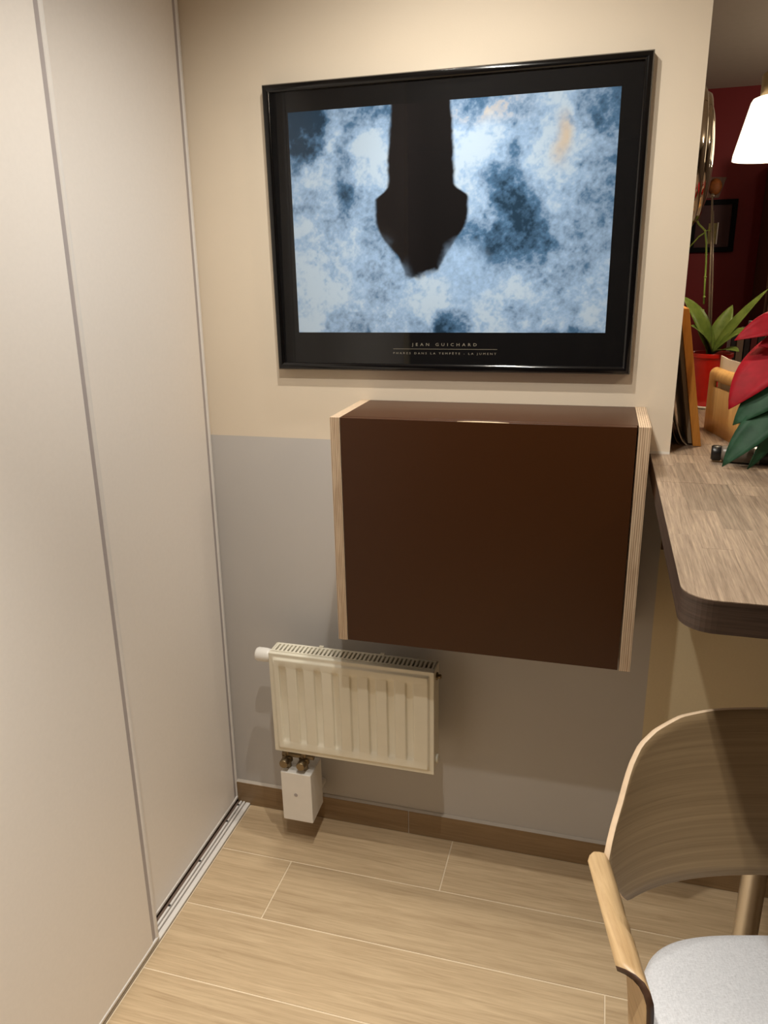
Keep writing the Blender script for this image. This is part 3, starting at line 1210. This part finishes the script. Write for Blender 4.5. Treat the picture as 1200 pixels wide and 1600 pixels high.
# orchid
PX, PY = 1.268, 0.66
orc = thing('potted_orchid', 'orchid with long green leaves and bare stems in a red pot', 'potted plant', (PX, PY, ZC))
bm = new_bm()
lathe(bm, [(0.040, 0.004), (0.044, 0.006), (0.056, 0.145), (0.060, 0.146), (0.060, 0.158), (0.054, 0.158), (0.052, 0.14), (0.0, 0.139)], (PX, PY, ZC), seg=40)
obj('pot', bm, MAT['redpot'], orc, smooth=False, bevel=0.001)
bm = new_bm()
lathe(bm, [(0.062, 0.0), (0.068, 0.006), (0.066, 0.008), (0.040, 0.0035)], (PX, PY, ZC + 0.0003), seg=36)
obj('saucer', bm, MAT['white'], orc, smooth=True)
bm = new_bm()
lathe(bm, [(0.0515, 0), (0.045, 0.006), (0.02, 0.011), (0.0, 0.012)], (PX, PY, ZC + 0.139), seg=24)
obj('soil', bm, MAT['soil'], orc)
Zp = ZC + 0.150
leaf('leaf', (PX, PY, Zp), (1.386, 0.60, 1.496), 0.036, MAT['leaf'], orc, 0.006, (-0.35, -0.6, 0.8), 0.5)
leaf('leaf', (PX - 0.006, PY, Zp), (1.165, 0.60, 1.480), 0.060, MAT['leaf'], orc, 0.018, (0.4, -0.7, 0.6), 0.3, 0.85)
leaf('leaf', (PX, PY + 0.01, Zp), (1.315, 0.70, 1.450), 0.055, MAT['leaf'], orc, 0.006, (-0.3, -0.8, 0.4), 0.2, 0.8)
leaf('leaf', (PX, PY, Zp), (1.345, 0.58, 1.390), 0.050, MAT['leaf'], orc, 0.016, (-0.2, -0.5, 0.9), 0.2, 0.9)
leaf('leaf', (PX, PY, Zp), (1.325, 0.56, 1.330), 0.045, MAT['leaf'], orc, 0.012, (0, -0.3, 1), 0.2, 0.9)
leaf('leaf', (PX, PY, Zp), (1.195, 0.58, 1.400), 0.050, MAT['leaf'], orc, 0.016, (0.3, -0.5, 0.9), 0.2, 0.9)
leaf('leaf', (PX, PY, Zp), (1.205, 0.70, 1.440), 0.050, MAT['leaf'], orc, 0.010, (0.4, -0.7, 0.5), 0.2, 0.85)
bm = new_bm()
tube(bm, [(PX - 0.008, PY - 0.004, Zp - 0.02), (1.240, 0.65, 1.53), (1.224, 0.65, 1.742)], [0.0030, 0.0028, 0.0024], 8)
lathe(bm, [(0.0, 0.0), (0.004, 0.002), (0.0045, 0.006), (0.003, 0.012)], (1.224, 0.65, 1.738), (0, 0, 1), 10)
obj('stake', bm, MAT['stake'], orc, smooth=True)
bm = new_bm()
tube(bm, [(PX - 0.004, PY - 0.006, Zp - 0.02), (1.247, 0.65, 1.53), (1.230, 0.65, 1.705)], [0.0022, 0.002, 0.0018], 8)
obj('stake', bm, MAT['stake'], orc, smooth=True)
bm = new_bm()
tube(bm, [(1.232, PY, 1.455), (1.228, 0.655, 1.52), (1.226, 0.655, 1.57), (1.221, 0.65, 1.62), (1.214, 0.65, 1.655), (1.196, 0.65, 1.672), (1.186, 0.65, 1.69)], 0.0026, 8)
for z_, x_ in ((1.475, 1.2305), (1.53, 1.228), (1.59, 1.224), (1.648, 1.214)):
    lathe(bm, [(0.0, -0.004), (0.0042, 0), (0.0, 0.005)], (x_, 0.653, z_), (0, 0, 1), 8)
tube(bm, [(1.216, 0.65, 1.650), (1.200, 0.65, 1.640), (1.176, 0.65, 1.610)], [0.0022, 0.002, 0.0015], 8)
tube(bm, [(1.214, 0.65, 1.652), (1.223, 0.65, 1.656), (1.229, 0.648, 1.653)], 0.0015, 6)
obj('flower_stem', bm, MAT['stem'], orc, smooth=True)
bm = new_bm()
tube(bm, [(1.232, PY, 1.44), (PX - 0.012, PY, Zp)], 0.0028, 8)
obj('flower_stem', bm, MAT['stem'], orc, smooth=True)

# poinsettia, its pot beyond the right of the frame
QX, QY = 1.43, 0.02
poi = thing('poinsettia', 'red poinsettia with dark green leaves drooping over the bar board', 'potted plant', (QX, QY, ZC))
bm = new_bm()
lathe(bm, [(0.045, 0.0), (0.048, 0.002), (0.062, 0.10), (0.066, 0.10), (0.066, 0.115), (0.060, 0.115), (0.058, 0.10), (0.0, 0.098)], (QX, QY, ZC + 0.0005), seg=36)
obj('pot', bm, MAT['redpot'], poi, bevel=0.001)
bm = new_bm()
tube(bm, [(QX, QY, ZC + 0.095), (QX - 0.01, QY, 1.36), (QX - 0.02, QY, 1.46)], [0.006, 0.005, 0.004], 8)
obj('stem', bm, MAT['stem'], poi, smooth=True)
top_ = (QX - 0.02, QY, 1.455)
view = (-0.25, -0.9, 0.35)
leaf('bract', (1.368, -0.03, 1.470), (1.216, -0.06, 1.416), 0.058, MAT['bract'], poi, 0.012, (-0.1, -0.75, 0.65), 0.25, 0.8, wave=0.1)
leaf('bract', (1.375, -0.02, 1.440), (1.262, -0.06, 1.405), 0.05, MAT['bract'], poi, 0.006, (-0.1, -0.9, 0.3), 0.2, 0.8)
leaf('bract', (1.345, -0.02, 1.425), (1.218, -0.075, 1.277), 0.092, MAT['bract'], poi, 0.016, (-0.55, -0.75, 0.35), 0.18, 0.72, wave=0.08)
leaf('bract', (1.365, -0.03, 1.400), (1.270, -0.02, 1.285), 0.06, MAT['bract'], poi, 0.012, (-0.5, -0.8, 0.3), 0.2, 0.8)
leaf('leaf', (1.365, -0.06, 1.375), (1.228, -0.085, 1.246), 0.072, MAT['leafp'], poi, 0.012, (-0.35, -0.8, 0.5), 0.22, 0.8, wave=0.08)
leaf('leaf', (1.345, -0.07, 1.320), (1.211, -0.125, 1.1665), 0.066, MAT['leafp'], poi, 0.012, (-0.4, -0.8, 0.45), 0.25, 0.75, wave=0.1)
leaf('leaf', (1.315, -0.085, 1.270), (1.258, -0.13, 1.1645), 0.034, MAT['leafp'], poi, 0.004, (0.6, -0.75, 0.2), 0.3, 0.8)
for k in range(7):
    a = -1.1 + k * 0.42
    dx, dy = math.cos(a), math.sin(a)
    leaf('bract', top_, (QX + 0.13 * dx, QY + 0.13 * dy, 1.43 + 0.02 * (k % 2)), 0.06, MAT['bract'], poi, 0.015, (0, 0, 1), 0.2)
    leaf('leaf', (QX, QY, 1.37), (QX + 0.15 * dx, QY + 0.15 * dy, 1.33), 0.06, MAT['leafp'], poi, 0.015, (0, 0, 1), 0.2)

# handheld torch lying on the board
tor = thing('handheld_torch', 'grey and black handheld torch lying under the poinsettia leaves', 'torch', (1.205, -0.035, ZC))
ax = Vector((0.99, -0.14, 0)).normalized()
o0 = Vector((1.197, -0.052, ZC + 0.0192))
bm = new_bm()
lathe(bm, [(0.0, 0.008), (0.007, 0.007), (0.008, 0.0), (0.014, 0.0), (0.0165, 0.004), (0.0165, 0.018), (0.015, 0.020)], o0, ax, 28)
obj('end_cap', bm, MAT['blackplastic'], tor, smooth=True)
bm = new_bm()
lathe(bm, [(0.0148, 0.020), (0.0165, 0.024), (0.0182, 0.05), (0.0185, 0.080), (0.018, 0.0815)], o0, ax, 28)
obj('body', bm, MAT['greyplastic'], tor, smooth=True)
bm = new_bm()
lathe(bm, [(0.0186, 0.082), (0.0189, 0.083), (0.0189, 0.0935), (0.0186, 0.0945)], o0, ax, 28)
obj('silver_band', bm, MAT['silver'], tor, smooth=True)
bm = new_bm()
lathe(bm, [(0.0180, 0.095), (0.0185, 0.097), (0.0185, 0.14), (0.019, 0.16), (0.016, 0.166), (0.0, 0.166)], o0, ax, 28)
obj('head', bm, MAT['blackplastic'], tor, smooth=True)
bm = new_bm()
prism(bm, [(0.0, 0.0), (0.06, 0.0), (0.05, 0.006), (0.008, 0.005)], 1, -0.008, 0.008)
for v in bm.verts:
    v.co = Vector((o0.x, o0.y, ZC + 0.0004)) + ax * (v.co.x + 0.022) + Vector((-ax.y, ax.x, 0)) * v.co.y + Vector((0, 0, v.co.z * 0.2))
obj('foot', bm, MAT['blackplastic'], tor)

tag(boxobj('notebook', (1.300, 1.40, 0.075, 0.20, ZC + 0.0004, ZC + 0.022), MAT['blue'], None, 0.002), 'dark blue notebook behind the torch at the right edge', 'notebook')
bm = new_bm()
lathe(bm, [(0.0, 0.0), (0.025, 0.0), (0.032, 0.01), (0.046, 0.045), (0.048, 0.05), (0.044, 0.05), (0.030, 0.014), (0.0, 0.008)], (1.345, 0.315, ZC + 0.0004), seg=36)
tag(obj('wooden_bowl', bm, MAT['bamboo'], None, smooth=True), 'small wooden bowl behind the drooping poinsettia leaves', 'bowl')

# ------------------------------------------------------------------ pendant lamp
LX, LY = 1.300, 0.30
lamp = thing('pendant_lamp', 'glowing white cone pendant lamp with a brass neck at the right edge', 'lamp', (LX, LY, 1.79))
sh = Nodes('lamp_shade_glow')
sh.base(lin((255, 244, 224)))
sh.rough(0.6)
sh.b.inputs['Emission Color'].default_value = (1.0, 0.86, 0.62, 1)
sh.b.inputs['Emission Strength'].default_value = 2.2
bm = new_bm()
prof = [(0.079, 0.0), (0.078, 0.012), (0.052, 0.118), (0.048, 0.125), (0.040, 0.128), (0.020, 0.129)]
lathe(bm, prof, (LX, LY, 1.792), seg=40, cap=False)
obj('lamp_shade', bm, sh.m, lamp, smooth=True, solid=0.003)
bm = new_bm()
lathe(bm, [(0.0360, 0.0), (0.0360, 0.045), (0.032, 0.050), (0.004, 0.052)], (LX, LY, 1.920), seg=24)
obj('neck', bm, MAT['brass'], lamp, smooth=True)
bm = new_bm()
tube(bm, [(LX, LY, 1.97), (LX, LY, 2.44)], 0.003, 8)
obj('cord', bm, MAT['blackplastic'], lamp)
bm = new_bm()
lathe(bm, [(0.0, 0.0), (0.018, 0.008), (0.026, 0.026), (0.02, 0.046), (0.012, 0.06), (0.0, 0.061)], (LX, LY, 1.83), seg=20)
bb = Nodes('bulb_glow')
bb.b.inputs['Emission Color'].default_value = (1.0, 0.82, 0.58, 1)
bb.b.inputs['Emission Strength'].default_value = 14
obj('bulb', bm, bb.m, lamp, smooth=True)
d = bpy.data.lights.new('pendant_light', 'SPOT')
d.energy = 7
d.color = (1.0, 0.82, 0.58)
d.shadow_soft_size = 0.03
d.spot_size = math.radians(130)
d.spot_blend = 0.4
o = bpy.data.objects.new('pendant_light', d)
C.objects.link(o)
o.parent = lamp
o.location = (0, 0, 0.012)

# ------------------------------------------------------------------ far room behind the opening
fp = thing('wall_picture', 'dark framed picture with a small photo on the far red wall', 'picture', (1.49, 3.0, 1.62))
bm = new_bm()
X0, X1, Z0, Z1 = 1.385, 1.615, 1.625, 1.895
t = 0.026
for dims in ((X0, X1, Z1 - t, Z1), (X0, X1, Z0, Z0 + t), (X0, X0 + t, Z0 + t, Z1 - t), (X1 - t, X1, Z0 + t, Z1 - t)):
    boxobj('frame_bar', (dims[0], dims[1], 2.972, 2.999, dims[2], dims[3]), MAT['mat'], fp, 0.002)
bm.free()
boxobj('mount', (X0 + t, X1 - t, 2.985, 2.998, Z0 + t, Z1 - t), plain('dark_red_mount', (60, 8, 8), 0.6), fp)
boxobj('photo', (1.478, 1.522, 2.982, 2.985, 1.668, 1.775), plain('olive_photo', (128, 112, 56), 0.6, var=0.3, scale=25), fp)
boxobj('photo_edge', (1.5235, 1.5285, 2.980, 2.985, 1.666, 1.778), MAT['paper'], fp)

mk = thing('wall_mask', 'small ochre carved mask on a dark plaque above the far picture', 'mask', (1.49, 3.0, 1.9))
bm = new_bm()
prism(bm, [(1.44, 1.905), (1.515, 1.905), (1.545, 2.005), (1.44, 2.012)], 1, 2.985, 2.999)
obj('plaque', bm, MAT['darkwood'], mk)
bm = new_bm()
lathe(bm, [(0.034, 0.0), (0.033, 0.008), (0.024, 0.018), (0.010, 0.022), (0.0, 0.023)], (1.492, 2.984, 1.960), (0, -1, 0), 20)
for v in bm.verts:
    v.co.z = 1.960 + (v.co.z - 1.960) * 1.25
o = obj('face', bm, MAT['ochre'], mk, smooth=True)

boxc = thing('tall_cupboard', 'tall dark brown wooden cupboard at the far right of the red room', 'cupboard', (2.0, 2.8, 0))
boxobj('carcass', (1.742, 2.30, 2.62, 2.995, 0.0, 2.05), MAT['darkwood'], boxc, 0.004)
boxobj('cupboard_door', (1.756, 2.02, 2.60, 2.619, 0.08, 2.02), MAT['darkwood'], boxc, 0.003)
boxobj('cupboard_door', (2.024, 2.288, 2.60, 2.619, 0.08, 2.02), MAT['darkwood'], boxc, 0.003)

sb = thing('sideboard', 'low dark sideboard below the far red wall carrying books', 'sideboard', (1.5, 2.4, 0))
boxobj('carcass', (1.12, 1.735, 2.25, 2.62, 0.0, 1.02), MAT['darkwood'], sb, 0.004)
boxobj('top_board', (1.11, 1.738, 2.235, 2.63, 1.0205, 1.045), MAT['darkwood'], sb, 0.003)
bks = [(1.560, 0.022, 0.19, (30, 24, 24), 'black book standing leftmost on the far sideboard'),
       (1.586, 0.030, 0.21, (120, 96, 78), 'tan book standing on the far sideboard beside the leftmost black one'),
       (1.620, 0.024, 0.22, (36, 22, 22), 'dark brown book between tan and red books on the far sideboard'),
       (1.648, 0.026, 0.25, (90, 14, 18), 'dark red book, tallest in the row on the far sideboard'),
       (1.678, 0.030, 0.20, (46, 34, 28), 'brown book standing rightmost on the far sideboard')]
for x, w, h, rgb, lab in bks:
    b_ = thing('book', lab, 'book', (x + w / 2, 2.38, 1.0455), group='books on the far sideboard')
    cm = plain('book_cover', rgb, 0.5)
    boxobj('cover', (x, x + w, 2.300, 2.318, 1.0455, 1.0455 + h), cm, b_, 0.002)
    boxobj('page_block', (x + 0.003, x + w - 0.003, 2.3182, 2.45, 1.0475, 1.0455 + h - 0.004), MAT['paper'], b_)

for o in bpy.data.objects:
    if '_local' in o:
        del o['_local']
